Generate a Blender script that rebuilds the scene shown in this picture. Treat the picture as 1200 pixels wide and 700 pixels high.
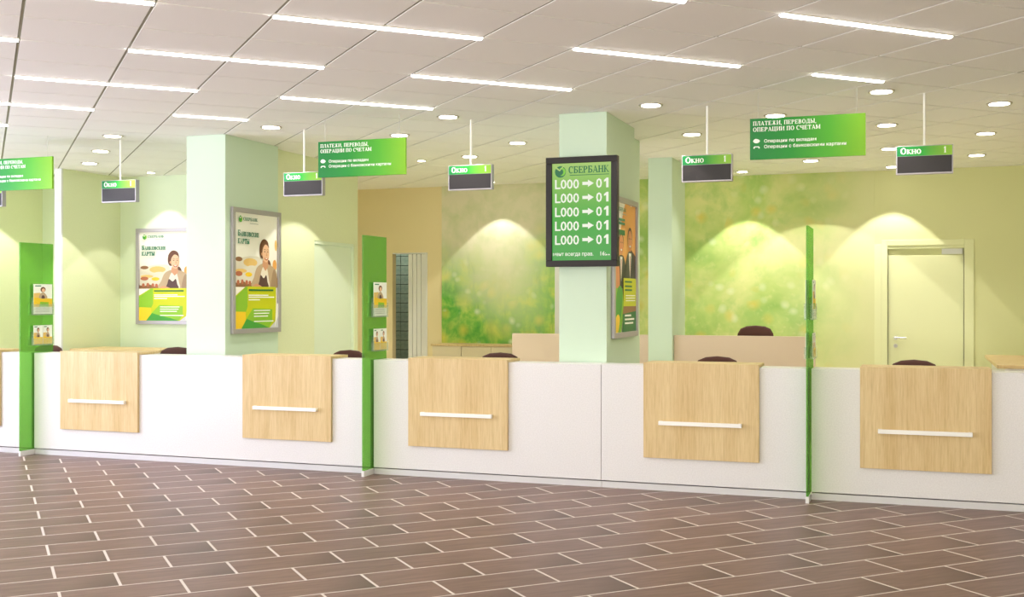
import bpy, math, random
from mathutils import Vector
random.seed(7)
for o in list(bpy.data.objects): bpy.data.objects.remove(o)
SC = bpy.context.scene
COL = SC.collection
H = 1.65; F = 1319.0; TH = math.atan(1/2.778); CZ = 3.33

# ------------------------------------------------------------------ camera
cd = bpy.data.cameras.new('camera'); cam = bpy.data.objects.new('camera', cd); COL.objects.link(cam)
cd.sensor_width = 36; cd.lens = F/1200*36; cd.clip_end = 100
cam.location = (0, 0, H); cam.rotation_euler = (math.pi/2, 0, TH)
SC.camera = cam
# ------------------------------------------------------------------ world, exposure, large lights
w = bpy.data.worlds.new('world'); SC.world = w; w.use_nodes = True
w.node_tree.nodes['Background'].inputs[0].default_value = (0.75, 0.85, 1.0, 1)
w.node_tree.nodes['Background'].inputs[1].default_value = 0.6
SC.view_settings.view_transform = 'Standard'; SC.view_settings.look = 'None'
SC.view_settings.gamma = 1; SC.view_settings.use_curve_mapping = False
SC.view_settings.exposure = 0.0
SC.cycles.diffuse_bounces = 8; SC.cycles.max_bounces = 12
def area(name, loc, rot, sx, sy, e, c):
    l = bpy.data.lights.new(name, 'AREA'); l.shape = 'RECTANGLE'; l.size = sx; l.size_y = sy; l.energy = e; l.color = c
    o = bpy.data.objects.new(name, l); o.location = loc; o.rotation_euler = rot; COL.objects.link(o); return o
WIN_L, FILL_F = 1150, 800          # daylight through the side windows; fill light added behind the camera
TILT = math.radians(52)       # area lights turned upwards to brighten the ceiling
for k in range(3):
    area('window_daylight', (-12.9, 0.3+k*3.0, 1.65), (0, -math.pi/2-TILT, 0), 2.7, 2.6, WIN_L/3, (0.78, 0.81, 1.0))
for k in range(4):
    area('front_fill_light', (-8.5+k*3.4, -2.9, 1.65), (math.pi/2+TILT, 0, 0), 2.9, 2.6, FILL_F/4, (1.0, 0.96, 0.78))  # unseen fill lights added behind the camera to lift the ceiling
LAMP_E, DISC_E, SPOT_E, WASH_E = 16.0, 14.0, 40.0, 85.0
WARM = (1.0, 0.96, 0.87)

# ------------------------------------------------------------------ helpers
def lin(c):
    c = c/255.0
    return c/12.92 if c <= 0.04045 else ((c+0.055)/1.055)**2.4
def rgb(r, g, b): return (lin(r), lin(g), lin(b), 1)
MATS = {}
def mat(name, c=(200,200,200), rough=0.6, metal=0, emit=None, es=0, spec=0.4):
    if name in MATS: return MATS[name]
    m = bpy.data.materials.new(name); m.use_nodes = True; b = m.node_tree.nodes['Principled BSDF']
    b.inputs['Base Color'].default_value = rgb(*c); b.inputs['Roughness'].default_value = rough
    b.inputs['Metallic'].default_value = metal; b.inputs['Specular IOR Level'].default_value = spec
    if emit: b.inputs['Emission Color'].default_value = rgb(*emit); b.inputs['Emission Strength'].default_value = es
    MATS[name] = m; return m
class NT:
    def __init__(s, m): s.t = m.node_tree; s.b = s.t.nodes['Principled BSDF']
    def n(s, typ, **kw):
        nd = s.t.nodes.new(typ)
        for k, v in kw.items():
            if k.startswith('i_'): nd.inputs[k[2:].replace('_', ' ')].default_value = v
            else: setattr(nd, k, v)
        return nd
    def l(s, a, b): s.t.links.new(a, b)
    def ramp(s, src, stops, interp='LINEAR'):
        r = s.n('ShaderNodeValToRGB'); e = r.color_ramp.elements; r.color_ramp.interpolation = interp
        while len(e) < len(stops): e.new(0.5)
        for q, (p, c) in zip(e, stops): q.position = p; q.color = c
        s.l(src, r.inputs[0]); return r.outputs[0]
    def mix(s, fac, a, b, blend='MIX'):
        m = s.n('ShaderNodeMix', data_type='RGBA', blend_type=blend)
        for src, i in ((fac, 0), (a, 6), (b, 7)):
            if hasattr(src, 'is_output'): s.l(src, m.inputs[i])
            else: m.inputs[i].default_value = src
        return m.outputs[2]
    def math(s, op, a, b=0.0, clamp=False):
        m = s.n('ShaderNodeMath', operation=op, use_clamp=clamp)
        for src, i in ((a, 0), (b, 1)):
            if hasattr(src, 'is_output'): s.l(src, m.inputs[i])
            else: m.inputs[i].default_value = src
        return m.outputs[0]
    def coord(s, kind='Object', scale=(1,1,1), loc=(0,0,0), rot=(0,0,0)):
        c = s.n('ShaderNodeTexCoord'); mp = s.n('ShaderNodeMapping')
        mp.inputs['Scale'].default_value = scale; mp.inputs['Location'].default_value = loc; mp.inputs['Rotation'].default_value = rot
        s.l(c.outputs[kind], mp.inputs[0]); return mp.outputs[0]
    def noise(s, v, scale, detail=3, rough=0.5, dist=0):
        n = s.n('ShaderNodeTexNoise'); n.inputs['Scale'].default_value = scale; n.inputs['Detail'].default_value = detail
        n.inputs['Roughness'].default_value = rough; n.inputs['Distortion'].default_value = dist
        s.l(v, n.inputs['Vector']); return n.outputs[0]
    def bump(s, h, strength, dist=0.01):
        b = s.n('ShaderNodeBump'); b.inputs['Strength'].default_value = strength; b.inputs['Distance'].default_value = dist
        s.l(h, b.inputs['Height']); s.l(b.outputs[0], s.b.inputs['Normal'])

class MB:
    def __init__(s): s.v = []; s.f = []; s.m = []
    def box(s, a, b, mi=0):
        x0,y0,z0 = a; x1,y1,z1 = b; k = len(s.v)
        s.v += [(x0,y0,z0),(x1,y0,z0),(x1,y1,z0),(x0,y1,z0),(x0,y0,z1),(x1,y0,z1),(x1,y1,z1),(x0,y1,z1)]
        for f in ((0,3,2,1),(4,5,6,7),(0,1,5,4),(1,2,6,5),(2,3,7,6),(3,0,4,7)): s.f.append(tuple(k+i for i in f)); s.m.append(mi)
        return s
    def poly(s, pts, y, mi=0):            # flat polygon in the x/z plane that faces -y
        k = len(s.v); s.v += [(p[0], y, p[1]) for p in pts]
        ar = sum(pts[i][0]*pts[(i+1)%len(pts)][1]-pts[(i+1)%len(pts)][0]*pts[i][1] for i in range(len(pts)))
        idx = list(range(k, k+len(pts)))
        s.f.append(tuple(idx if ar > 0 else idx[::-1])); s.m.append(mi); return s
    def prism(s, pts, y0, y1, mi=0):      # polygon in x/z pushed from y0 to y1
        n = len(pts); k = len(s.v)
        if sum(pts[i][0]*pts[(i+1)%n][1]-pts[(i+1)%n][0]*pts[i][1] for i in range(n)) < 0: pts = pts[::-1]
        s.v += [(p[0], y0, p[1]) for p in pts]+[(p[0], y1, p[1]) for p in pts]
        s.f.append(tuple(range(k, k+n))); s.f.append(tuple(range(k+2*n-1, k+n-1, -1))); s.m += [mi, mi]
        for i in range(n): j = (i+1) % n; s.f.append((k+j, k+i, k+n+i, k+n+j)); s.m.append(mi)
        return s
    def tube(s, p, q, r, n=12, mi=0, r2=None):
        p = Vector(p); q = Vector(q); d = (q-p).normalized(); r2 = r if r2 is None else r2
        a = d.orthogonal().normalized(); b = d.cross(a); k = len(s.v)
        for c, rr in ((p, r), (q, r2)):
            for i in range(n):
                t = 2*math.pi*i/n; s.v.append(tuple(c+a*rr*math.cos(t)+b*rr*math.sin(t)))
        for i in range(n): j = (i+1) % n; s.f.append((k+i, k+j, k+n+j, k+n+i)); s.m.append(mi)
        s.f.append(tuple(range(k+n-1, k-1, -1))); s.f.append(tuple(range(k+n, k+2*n))); s.m += [mi, mi]; return s
    def add(s, vs, fs, mi=0, off=(0,0,0), sc=1):
        k = len(s.v); s.v += [(v[0]*sc+off[0], v[1]*sc+off[1], v[2]*sc+off[2]) for v in vs]
        for f in fs: s.f.append(tuple(k+i for i in f)); s.m.append(mi)
        return s
    def mesh(s, name, mats):
        me = bpy.data.meshes.new(name); me.from_pydata(s.v, [], s.f)
        for m in (mats if isinstance(mats, (list, tuple)) else [mats]): me.materials.append(m)
        me.polygons.foreach_set('material_index', s.m); me.update(); return me
    def build(s, name, mats, parent=None, bevel=0, smooth=False, seg=2):
        o = bpy.data.objects.new(name, s.mesh(name, mats)); COL.objects.link(o)
        if parent: o.parent = parent
        if bevel:
            b = o.modifiers.new('bevel', 'BEVEL'); b.width = bevel; b.segments = seg; b.limit_method = 'ANGLE'; b.angle_limit = 0.7
        if smooth:
            for p in o.data.polygons: p.use_smooth = True
        return o
def empty(name, loc=(0,0,0), rz=0):
    o = bpy.data.objects.new(name, None); COL.objects.link(o); o.location = loc; o.rotation_euler = (0,0,rz); o.empty_display_size = 0.1; return o
def tag(o, label, cat, group=None):
    o['label'] = label; o['category'] = cat
    if group: o['group'] = group
    return o
def struct(o, label=None, cat=None):
    o['kind'] = 'structure'
    if label: o['label'] = label
    if cat: o['category'] = cat
    return o
def copy_tree(o, parent=None):
    c = o.copy(); COL.objects.link(c); c.parent = parent
    for ch in o.children: copy_tree(ch, c)
    return c
R2 = math.sqrt(.5)
def un(u, v): return ((v-u)*R2, (u+v)*R2)      # ceiling / floor grid coordinates (45 degrees to the counter) -> world
def inframe(x, y, z, mx=60, my=40):
    d = -x*math.sin(TH)+y*math.cos(TH)
    if d < 0.5: return False
    px = 600+F*(x*math.cos(TH)+y*math.sin(TH))/d; py = 350+F*(H-z)/d
    return -mx < px < 1200+mx and -my < py < 700+my

# ------------------------------------------------------------------ lettering
def text(s, size, bold=0.0, align='LEFT', sx=1.0):
    c = bpy.data.curves.new('lettering', 'FONT'); c.body = s; c.size = size; c.align_x = align; c.offset = bold*size
    c.resolution_u = 2; c.fill_mode = 'FRONT'
    o = bpy.data.objects.new('lettering', c); COL.objects.link(o)
    dg = bpy.context.evaluated_depsgraph_get(); me = bpy.data.meshes.new_from_object(o.evaluated_get(dg))
    vs = [(v.co.x*sx, 0, v.co.y) for v in me.vertices]; fs = [tuple(p.vertices) for p in me.polygons]
    bpy.data.objects.remove(o); bpy.data.curves.remove(c); bpy.data.meshes.remove(me); return vs, fs
def textw(vs): return max(v[0] for v in vs)-min(v[0] for v in vs) if vs else 0
ST = 0.17; SR = 0.055
def gS(x, y0=0, y1=1, w=ST, top=True, bot=True):
    q = [[(x-w/2,y0),(x+w/2,y0),(x+w/2,y1),(x-w/2,y1)]]
    if bot: q.append([(x-w/2-.08,y0),(x+w/2+.08,y0),(x+w/2+.08,y0+SR),(x-w/2-.08,y0+SR)])
    if top: q.append([(x-w/2-.08,y1-SR),(x+w/2+.08,y1-SR),(x+w/2+.08,y1),(x-w/2-.08,y1)])
    return q
def gH(x0, x1, y, h=.08): return [[(x0,y-h/2),(x1,y-h/2),(x1,y+h/2),(x0,y+h/2)]]
def gD(x0, y0, x1, y1, w): return [[(x0-w/2,y0),(x0+w/2,y0),(x1+w/2,y1),(x1-w/2,y1)]]
def gA(cx, cy, rx, ry, a0, a1, w=ST, t=.07, n=14):
    out = []
    for i in range(n):
        p = math.radians(a0+(a1-a0)*i/n); q = math.radians(a0+(a1-a0)*(i+1)/n)
        out.append([(cx+rx*math.cos(p),cy+ry*math.sin(p)),(cx+rx*math.cos(q),cy+ry*math.sin(q)),
                    (cx+(rx-w)*math.cos(q),cy+(ry-t)*math.sin(q)),(cx+(rx-w)*math.cos(p),cy+(ry-t)*math.sin(p))])
    return out
GL = {
 'П': (.86, lambda: gS(.16)+gS(.70)+gH(.08,.78,.955)),
 'Л': (.88, lambda: gS(.70)+gH(.28,.78,.955)+gD(.12,0,.32,.96,.10)+gH(.02,.2,.03)),
 'А': (.86, lambda: gD(.10,0,.40,1,.08)+gD(.72,0,.40,1,.19)+gH(.2,.62,.32)+gH(.0,.22,.03,.06)+gH(.56,.88,.03,.06)),
 'Т': (.82, lambda: gS(.41,top=False)+gH(.03,.79,.955)+gS(.05,.76,1,.05,False,False)+gS(.77,.76,1,.05,False,False)),
 'Е': (.76, lambda: gS(.17)+gH(.1,.66,.955)+gH(.1,.52,.5)+gH(.1,.69,.045)+gS(.66,.76,1,.05,False,False)+gS(.69,0,.26,.05,False,False)+gS(.52,.38,.62,.05,False,False)),
 'Ж': (1.1, lambda: gS(.55)+gD(.10,0,.50,.55,.14)+gD(1.0,0,.60,.55,.14)+gD(.14,1,.50,.45,.09)+gD(.96,1,.60,.45,.09)),
 'И': (.92, lambda: gS(.16)+gS(.76)+gD(.2,.08,.72,.92,.08)),
 'Р': (.76, lambda: gS(.17)+gA(.36,.735,.34,.265,-90,90)+gH(.1,.4,.96)+gH(.17,.4,.505,.07)),
 'В': (.80, lambda: gS(.17)+gA(.36,.755,.30,.245,-90,90)+gA(.36,.265,.38,.265,-90,90)+gH(.1,.4,.965)+gH(.17,.4,.52,.07)+gH(.1,.4,.035)),
 'О': (.88, lambda: gA(.43,.5,.41,.53,0,360,n=26)),
 'Д': (.94, lambda: gS(.70,bot=False)+gH(.28,.78,.955)+gD(.18,.05,.32,.96,.09)+gH(.02,.9,.045,.09)+gS(.06,-.2,.05,.07,False,False)+gS(.87,-.2,.05,.07,False,False)),
 'Ы': (1.08, lambda: gS(.17)+gA(.36,.28,.34,.28,-90,90)+gH(.17,.4,.53,.07)+gH(.1,.4,.035)+gS(.92)),
 'Ц': (.92, lambda: gS(.16)+gS(.68)+gH(.1,.88,.04,.09)+gS(.86,-.22,.05,.07,False,False)),
 'С': (.82, lambda: gA(.43,.5,.41,.53,48,312,n=20)+gS(.72,.68,1,.05,False,False)),
 'Ч': (.84, lambda: gS(.66)+gS(.16,.55,1)+gA(.41,.62,.33,.24,180,300)),
 'М': (1.06, lambda: gS(.15)+gS(.90)+gD(.2,1,.52,.12,.16)+gD(.85,1,.52,.12,.08)),
 'Б': (.78, lambda: gS(.17)+gA(.36,.285,.38,.285,-90,90)+gH(.1,.66,.955)+gH(.17,.4,.55,.07)+gH(.1,.4,.035)+gS(.66,.76,1,.05,False,False)),
 'Н': (.90, lambda: gS(.16)+gS(.72)+gH(.16,.72,.5)),
 'К': (.86, lambda: gS(.16)+gD(.22,.45,.66,1,.09)+gD(.74,0,.32,.55,.18)+gH(.56,.78,.97,.05)+gH(.6,.88,.03,.05)),
 'У': (.82, lambda: gD(.14,1,.46,.32,.17)+gD(.24,0,.72,1,.09)),
 '1': (.5, lambda: gS(.26,0,1,.2,False)+gD(.1,.74,.22,.98,.12)),
 ',': (.30, lambda: gS(.1,-.16,.12,.13,False,False)), '.': (.28, lambda: gS(.1,0,.13,.14,False,False)), ' ': (.30, lambda: []),
}
def serif(mb, s, x, z, h, y, mi, track=.06, width=None, bold=0.0):
    def adv(ch):
        k = 0.74 if ch.islower() else 1.0
        return GL[ch.upper()][0]*k
    tot = sum(adv(c)+track for c in s)-track
    sx = h if width is None else width/tot
    cx = 0
    for ch in s:
        k = 0.74 if ch.islower() else 1.0
        for j, pl in enumerate(GL[ch.upper()][1]()):
            mx = sum(p[0] for p in pl)/len(pl); mz = sum(p[1] for p in pl)/len(pl)
            mb.poly([(x+(cx+p[0]*k+(bold if p[0] > mx else -bold))*sx, z+(p[1]*k+(bold if p[1] > mz else -bold)*.6)*h) for p in pl], y-j*1e-5, mi)
        cx += adv(ch)+track
    return cx*sx
def disc(cx, cz, rx, rz=None, n=20, a0=0, a1=360):
    rz = rx if rz is None else rz
    m = n if a1-a0 >= 360 else n+1
    return [(cx+rx*math.cos(math.radians(a0+(a1-a0)*i/n)), cz+rz*math.sin(math.radians(a0+(a1-a0)*i/n))) for i in range(m)]
def curve(pts, k=5):       # closed smooth outline through the points
    n = len(pts); out = []
    for i in range(n):
        p0,p1,p2,p3 = pts[i-1],pts[i],pts[(i+1)%n],pts[(i+2)%n]
        for j in range(k):
            t = j/k; out.append(tuple(0.5*(2*p1[d]+(p2[d]-p0[d])*t+(2*p0[d]-5*p1[d]+4*p2[d]-p3[d])*t*t+(3*p1[d]-p0[d]-3*p2[d]+p3[d])*t**3) for d in (0,1)))
    return out
def emblem(mb, cx, cz, r, y, dark, light, pale):
    mb.poly(disc(cx, cz, r, n=28), y, dark)
    mb.poly(disc(cx+.22*r, cz+.02*r, r*.72, n=28), y-.0004, light)
    mb.poly(disc(cx-.10*r, cz-.02*r, r*.62, n=24), y-.0008, dark)
    mb.poly([(cx+a_*r, cz+b_*r) for a_, b_ in ((-1.0,.72),(-.12,.10),(.72,1.0),(.50,1.08),(-.12,.38),(-.80,.92))], y-.0012, pale)

# ------------------------------------------------------------------ materials
M_white = mat('white_laminate', (226,222,225), 0.35)
n = NT(M_white); c = n.coord('Object'); n.l(n.ramp(n.noise(c, 90, 2), [(0.35, rgb(222,219,222)), (0.65, rgb(229,226,229))]), n.b.inputs['Base Color'])
M_plinth = mat('plinth_metal', (214,212,216), 0.4, 0.2)
M_wood = mat('oak_veneer', (218,190,140), 0.45)
n = NT(M_wood); c = n.coord('Object', (110, 110, 5.0)); f = n.noise(c, 1.0, 5, .65, .4)
c2 = n.coord('Object', (9, 9, .5)); f2 = n.noise(c2, 1.0, 2)
base = n.ramp(f, [(0.25, rgb(182,150,100)), (0.5, rgb(212,184,134)), (0.75, rgb(226,203,158))])
n.l(n.mix(0.35, base, n.ramp(f2, [(0.3, rgb(196,164,114)), (0.7, rgb(228,206,164))])), n.b.inputs['Base Color']); n.bump(f, .08, .002)
M_bar = mat('white_bar', (246,244,242), 0.3)
M_wall = mat('pale_green_paint', (221,226,190), 0.75)
n = NT(M_wall); n.l(n.ramp(n.noise(n.coord('Object'), 60, 3), [(.3, rgb(219,224,188)), (.7, rgb(223,228,192))]), n.b.inputs['Base Color'])
M_wall2 = mat('mint_paint', (214,226,198), 0.75)
M_olive = mat('olive_paint', (213,214,164), 0.75)
M_beige = mat('sand_paint', (232,216,174), 0.75)
M_col = mat('column_paint', (202,221,200), 0.7)
M_trim = mat('light_trim', (226,226,226), 0.5)
M_doorp = mat('pale_door', (220,231,210), 0.6)
M_door2 = mat('olive_door', (222,224,180), 0.55)
M_steel = mat('brushed_steel', (190,188,180), 0.3, 0.9)
M_alu = mat('anodised_frame', (178,172,180), 0.38, 0.45)
M_black = mat('black_plastic', (34,28,29), 0.55)
M_led = mat('dark_led_panel', (44,39,42), 0.45)
M_lamp = mat('lamp_diffuser', (255,255,255), 0.5, emit=(255,253,248), es=LAMP_E)
M_disc = mat('downlight_lens', (255,255,255), 0.5, emit=(255,246,226), es=DISC_E)
M_ring = mat('downlight_ring', (190,184,176), 0.35, 0.6)
M_grid = mat('ceiling_runner', (150,148,130), 0.6, 0.1)
M_brown = mat('brown_upholstery', (78,44,38), 0.75)
n = NT(M_brown); n.bump(n.noise(n.coord('Object'), 220, 2), .25, .002)
M_dark = mat('dark_nylon', (40,38,38), 0.5)
M_screen = mat('pinkish_screen', (214,192,172), 0.8)
n = NT(M_screen); n.l(n.ramp(n.noise(n.coord('Object'), 150, 2), [(.3, rgb(206,184,164)), (.7, rgb(220,200,180))]), n.b.inputs['Base Color'])
M_cab = mat('cabinet_front', (222,208,180), 0.5)
M_text = mat('white_print', (248,250,242), 0.5)
M_wire = mat('steel_wire', (206,204,198), 0.4, 0.4)
M_glassblock = mat('teal_block', (150,176,160), 0.35)
n = NT(M_glassblock); n.l(n.ramp(n.noise(n.coord('Object'), 18, 3), [(.3, rgb(136,164,148)), (.7, rgb(168,190,172))]), n.b.inputs['Base Color'])
M_joint = mat('dark_joint', (52,66,60), 0.7)
# ceiling tile: fine mineral speckle
M_ctile = mat('mineral_ceiling_tile', (236,232,226), 0.9)
n = NT(M_ctile); f = n.noise(n.coord('Object'), 160, 3, .7)
n.l(n.ramp(f, [(.3, rgb(236,233,230)), (.6, rgb(246,244,242))]), n.b.inputs['Base Color']); n.bump(f, .15, .003)
# floor tiles: brown stone print, the second kind darker to one end
def floor_mat(name, ends):
    m = mat(name, (140,108,98), 0.42, spec=.35); n = NT(m)
    c = n.coord('Object', (3, 22, 3)); oi = n.n('ShaderNodeObjectInfo')
    add = n.n('ShaderNodeVectorMath', operation='ADD'); n.l(c, add.inputs[0])
    mul = n.math('MULTIPLY', oi.outputs['Random'], 37.0); cmb = n.n('ShaderNodeCombineXYZ'); n.l(mul, cmb.inputs[0]); n.l(mul, cmb.inputs[1])
    n.l(cmb.outputs[0], add.inputs[1])
    f = n.noise(add.outputs[0], 1.0, 5, .62, .3)
    col = n.ramp(f, [(.25, rgb(108,84,79)), (.5, rgb(125,99,93)), (.78, rgb(140,114,107))])
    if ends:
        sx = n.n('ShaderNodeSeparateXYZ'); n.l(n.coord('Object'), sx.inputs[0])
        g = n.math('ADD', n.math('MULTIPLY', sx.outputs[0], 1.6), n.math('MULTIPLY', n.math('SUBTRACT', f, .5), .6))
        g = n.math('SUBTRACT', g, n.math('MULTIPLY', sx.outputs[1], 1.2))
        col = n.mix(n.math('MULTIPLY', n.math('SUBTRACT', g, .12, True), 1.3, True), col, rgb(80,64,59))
    hv = n.n('ShaderNodeHueSaturation'); n.l(col, hv.inputs['Color']); n.l(n.math('ADD', n.math('MULTIPLY', oi.outputs['Random'], .14), .93), hv.inputs['Value'])
    n.l(hv.outputs[0], n.b.inputs['Base Color']); n.bump(f, .1, .002); return m
M_ft = [floor_mat('brown_floor_tile', False), floor_mat('brown_floor_tile_dark_end', True)]
M_grout = mat('pale_grout', (226,216,210), 0.85)
# tinted translucent acrylic
def acrylic(name, c, t, tint):
    m = bpy.data.materials.new(name); m.use_nodes = True; nt = m.node_tree; b = nt.nodes['Principled BSDF']; out = nt.nodes['Material Output']
    b.inputs['Base Color'].default_value = rgb(*c); b.inputs['Roughness'].default_value = .25
    tr = nt.nodes.new('ShaderNodeBsdfTransparent'); tr.inputs[0].default_value = rgb(*tint)
    tl = nt.nodes.new('ShaderNodeBsdfTranslucent'); tl.inputs[0].default_value = rgb(*c)
    m1 = nt.nodes.new('ShaderNodeMixShader'); m1.inputs[0].default_value = .25; nt.links.new(b.outputs[0], m1.inputs[1]); nt.links.new(tl.outputs[0], m1.inputs[2])
    m2 = nt.nodes.new('ShaderNodeMixShader'); m2.inputs[0].default_value = t; nt.links.new(m1.outputs[0], m2.inputs[1]); nt.links.new(tr.outputs[0], m2.inputs[2])
    nt.links.new(m2.outputs[0], out.inputs[0]); return m
M_acr = acrylic('green_acrylic', (152,202,116), .70, (182,226,146))
M_clear = acrylic('clear_acrylic', (235,240,235), .82, (250,252,250))
# green print with a left-to-right blend
def sign_mat(name, half, stops):
    m = mat(name, (60,160,50), .4); n = NT(m); s = n.n('ShaderNodeSeparateXYZ'); n.l(n.coord('Object'), s.inputs[0])
    g = n.math('ADD', n.math('MULTIPLY', s.outputs[0], .5/half), .5)
    n.l(n.ramp(g, stops), n.b.inputs['Base Color']); return m
GST = [(0.0, rgb(0,124,52)), (.35, rgb(16,140,40)), (.7, rgb(76,168,30)), (1.0, rgb(126,184,24))]
M_sign = sign_mat('green_sign_print', .45, GST)
M_head = sign_mat('green_header_print', .22, [(0, rgb(8,120,62)), (.45, rgb(24,150,50)), (1, rgb(150,200,50))])

# ------------------------------------------------------------------ floor
U0, V0, FU, FV = 7.308, 0.388, 0.3325, 0.664
fl = struct(MB().box((-13,-3,-.12),(5,17.6,-.0006)).build('floor', M_grout), 'brown plank tile floor with pale grout', 'floor')
G = .0085
tm = [MB().box((-FV/2+G,-FU/2+G*.8,-.01),(FV/2-G,FU/2-G*.8,0)).mesh('tile', M_ft[k]) for k in (0,1)]
far = MB(); cnt = 0
for i in range(-30, 32):
    for j in range(-24, 30):
        u = U0+i*FU; v = V0+FV/2+j*FV+(FV/2 if i % 2 else 0); x, y = un(u, v)
        if not (-12.6 < x < 4.6 and -2.6 < y < 9.75): continue
        if inframe(x, y, 0, 90, 60):
            o = bpy.data.objects.new('tile', tm[i % 2]); COL.objects.link(o); o.parent = fl; o.location = (x, y, 0); o.rotation_euler = (0,0,math.pi/4); cnt += 1
        else:
            k = len(far.v); q = []
            for a, b in ((-1,-1),(1,-1),(1,1),(-1,1)): q.append((u+b*(FU/2-G*.8), v+a*(FV/2-G)))
            far.v += [(*un(*p), 0.0) for p in q]; far.f.append((k,k+1,k+2,k+3)); far.m.append(0)
o = far.build('tile_field', M_ft[0], fl); o['kind'] = 'stuff'
struct(MB().box((-11.7,9.8,-.001),(4.95,15.5,.003)).build('floor_office', mat('pale_bounce_floor', (226,220,204), .6)), 'unseen office floor behind the counters, made pale to bounce light', 'floor')  # out of view; pale colour chosen to reflect light onto the office ceiling
print('floor tiles', cnt)

# ------------------------------------------------------------------ ceiling
CU0, CV0, CU, CV = 6.64, 0.213, 0.6625, 0.675
ce = struct(MB().box((-13,-3,CZ+.007),(5,17.6,CZ+.12)).build('ceiling', M_grid), 'suspended ceiling of pale square mineral tiles', 'ceiling')
ctm = MB().box((-CV/2+.010,-CU/2+.008,0),(CV/2-.010,CU/2-.008,.0065)).mesh('ceiling_tile', M_ctile)
far = MB(); cnt = 0
for i in range(-22, 18):
    for j in range(-26, 22):
        u = CU0+(i+.5)*CU; v = CV0+(j+.5)*CV; x, y = un(u, v)
        if not (-12.8 < x < 4.8 and -2.8 < y < 15.9): continue
        if inframe(x, y, CZ, 70, 60):
            o = bpy.data.objects.new('ceiling_tile', ctm); COL.objects.link(o); o.parent = ce; o.location = (x, y, CZ); o.rotation_euler = (0,0,math.pi/4); cnt += 1
        else:
            k = len(far.v); q = []
            for a, b in ((-1,-1),(-1,1),(1,1),(1,-1)): q.append((u+a*(CU/2-.003), v+b*(CV/2-.01)))
            far.v += [(*un(*p), CZ) for p in q]; far.f.append((k+3,k+2,k+1,k)); far.m.append(0)
o = far.build('ceiling_tile_field', M_ctile, ce); o['kind'] = 'stuff'
print('ceiling tiles', cnt)

# ------------------------------------------------------------------ walls
YB = 15.55
def wall(name, boxes, m, label, bevel=0):
    b = MB()
    for a, c in boxes: b.box(a, c)
    return struct(b.build(name, m, bevel=bevel), label, 'wall')
WH = CZ+.02
DL, DR, DT = -.366, .569, 2.34
wall('wall_back', [((-6.715,YB,0),(DL,YB+.2,WH)), ((DL,YB,DT),(DR,YB+.2,WH)), ((DR,YB,0),(5,YB+.2,WH))], M_olive, 'olive green back wall with wall-washer light')
wall('wall_corridor', [((-9.2,YB,0),(-7.536,YB+.12,WH)), ((-7.536,YB,2.345),(-6.953,YB+.12,WH)), ((-6.953,YB,0),(-6.715,YB+.12,WH))], M_beige, 'sand coloured wall around the narrow doorway')
wall('wall_corridor_end', [((-9.3,12.95,0),(-9.2,YB+.1,WH))], M_beige, 'sand coloured corridor end wall')
wall('wall_alcove_back', [((-13,12.85,0),(-6.87,12.95,WH))], M_wall2, 'mint green wall behind the framed poster')
PY0, PY1 = 11.84, 12.86
wall('wall_partition', [((-6.87,10.83,0),(-6.77,PY0,WH)), ((-6.87,PY0,2.345),(-6.77,PY1,WH)), ((-6.87,PY1,0),(-6.77,12.95,WH))], M_wall, 'pale green partition wall with a flush doorway')
wall('wall_alcove_divider', [((-10.5,11.73,0),(-10.4,12.85,WH))], M_wall, 'pale green dividing wall between two alcoves')
struct(MB().box((-10.505,11.70,0),(-10.395,11.73,CZ)).build('trim_1', M_trim), 'white end strip of the dividing wall', 'trim')
wall('wall_alcove_side', [((-11.85,10.2,0),(-11.75,12.85,WH))], M_wall, 'pale green side wall of the far alcove')
# shell that closes the hall behind and beside the camera, with window openings
b = []
for k in range(3): b += [((-13.1,-1.05+k*3.0,.3),(-13.0,-1.05+k*3.0,3.0))]
yy = [-3, -1.05, 1.65, 1.95, 4.65, 4.95, 7.65, 10.2]
b = [((-13.1,yy[i],0),(-13.0,yy[i+1],WH)) for i in (0,2,4,6)]+[((-13.1,yy[i],0),(-13.0,yy[i+1],.35)) for i in (1,3,5)]+[((-13.1,yy[i],2.95),(-13.0,yy[i+1],WH)) for i in (1,3,5)]+[((-13.1,10.1,0),(-11.75,10.2,WH)),((-13.1,10.2,0),(-13,13,WH))]
wall('wall_left', b, M_wall2, 'pale wall with tall shop windows')
xx = [-13]
for k in range(4): xx += [-9.95+k*3.4, -7.05+k*3.4]
xx.append(5)
b = [((xx[i],-3.1,0),(xx[i+1],-3.0,WH)) for i in (0,2,4,6,8)]+[((xx[i],-3.1,0),(xx[i+1],-3.0,.35)) for i in (1,3,5,7)]+[((xx[i],-3.1,2.95),(xx[i+1],-3.0,WH)) for i in (1,3,5,7)]
wall('wall_front', b, M_wall2, 'pale wall with wide shop windows')
wall('wall_right', [((5,-3.1,0),(5.1,16.7,WH))], M_olive, 'olive green side wall')

def column(name, x0, x1, y0, y1, label):
    o = struct(MB().box((x0,y0,0),(x1,y1,CZ)).build('column', M_col, bevel=.004), label, 'column'); o.data.name = name; return o
column('c1', -7.116, -6.645, 9.82, 10.83, 'square mint column with a framed poster on its side')
column('c2', -3.068, -2.621, 9.79, 10.84, 'square mint column carrying the queue display')
column('c2b', -3.0, -2.785, 10.84, 11.76, 'short wall stub behind the display column')
column('c3', -3.03, -2.74, 13.23, 14.02, 'slim mint column standing beside the low pinkish screen')
struct(MB().box((-4.93,YB-.03,.0),(-4.85,YB,CZ)).build('trim_2', M_trim), 'pale vertical strip at the edge of the mural', 'trim')

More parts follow.
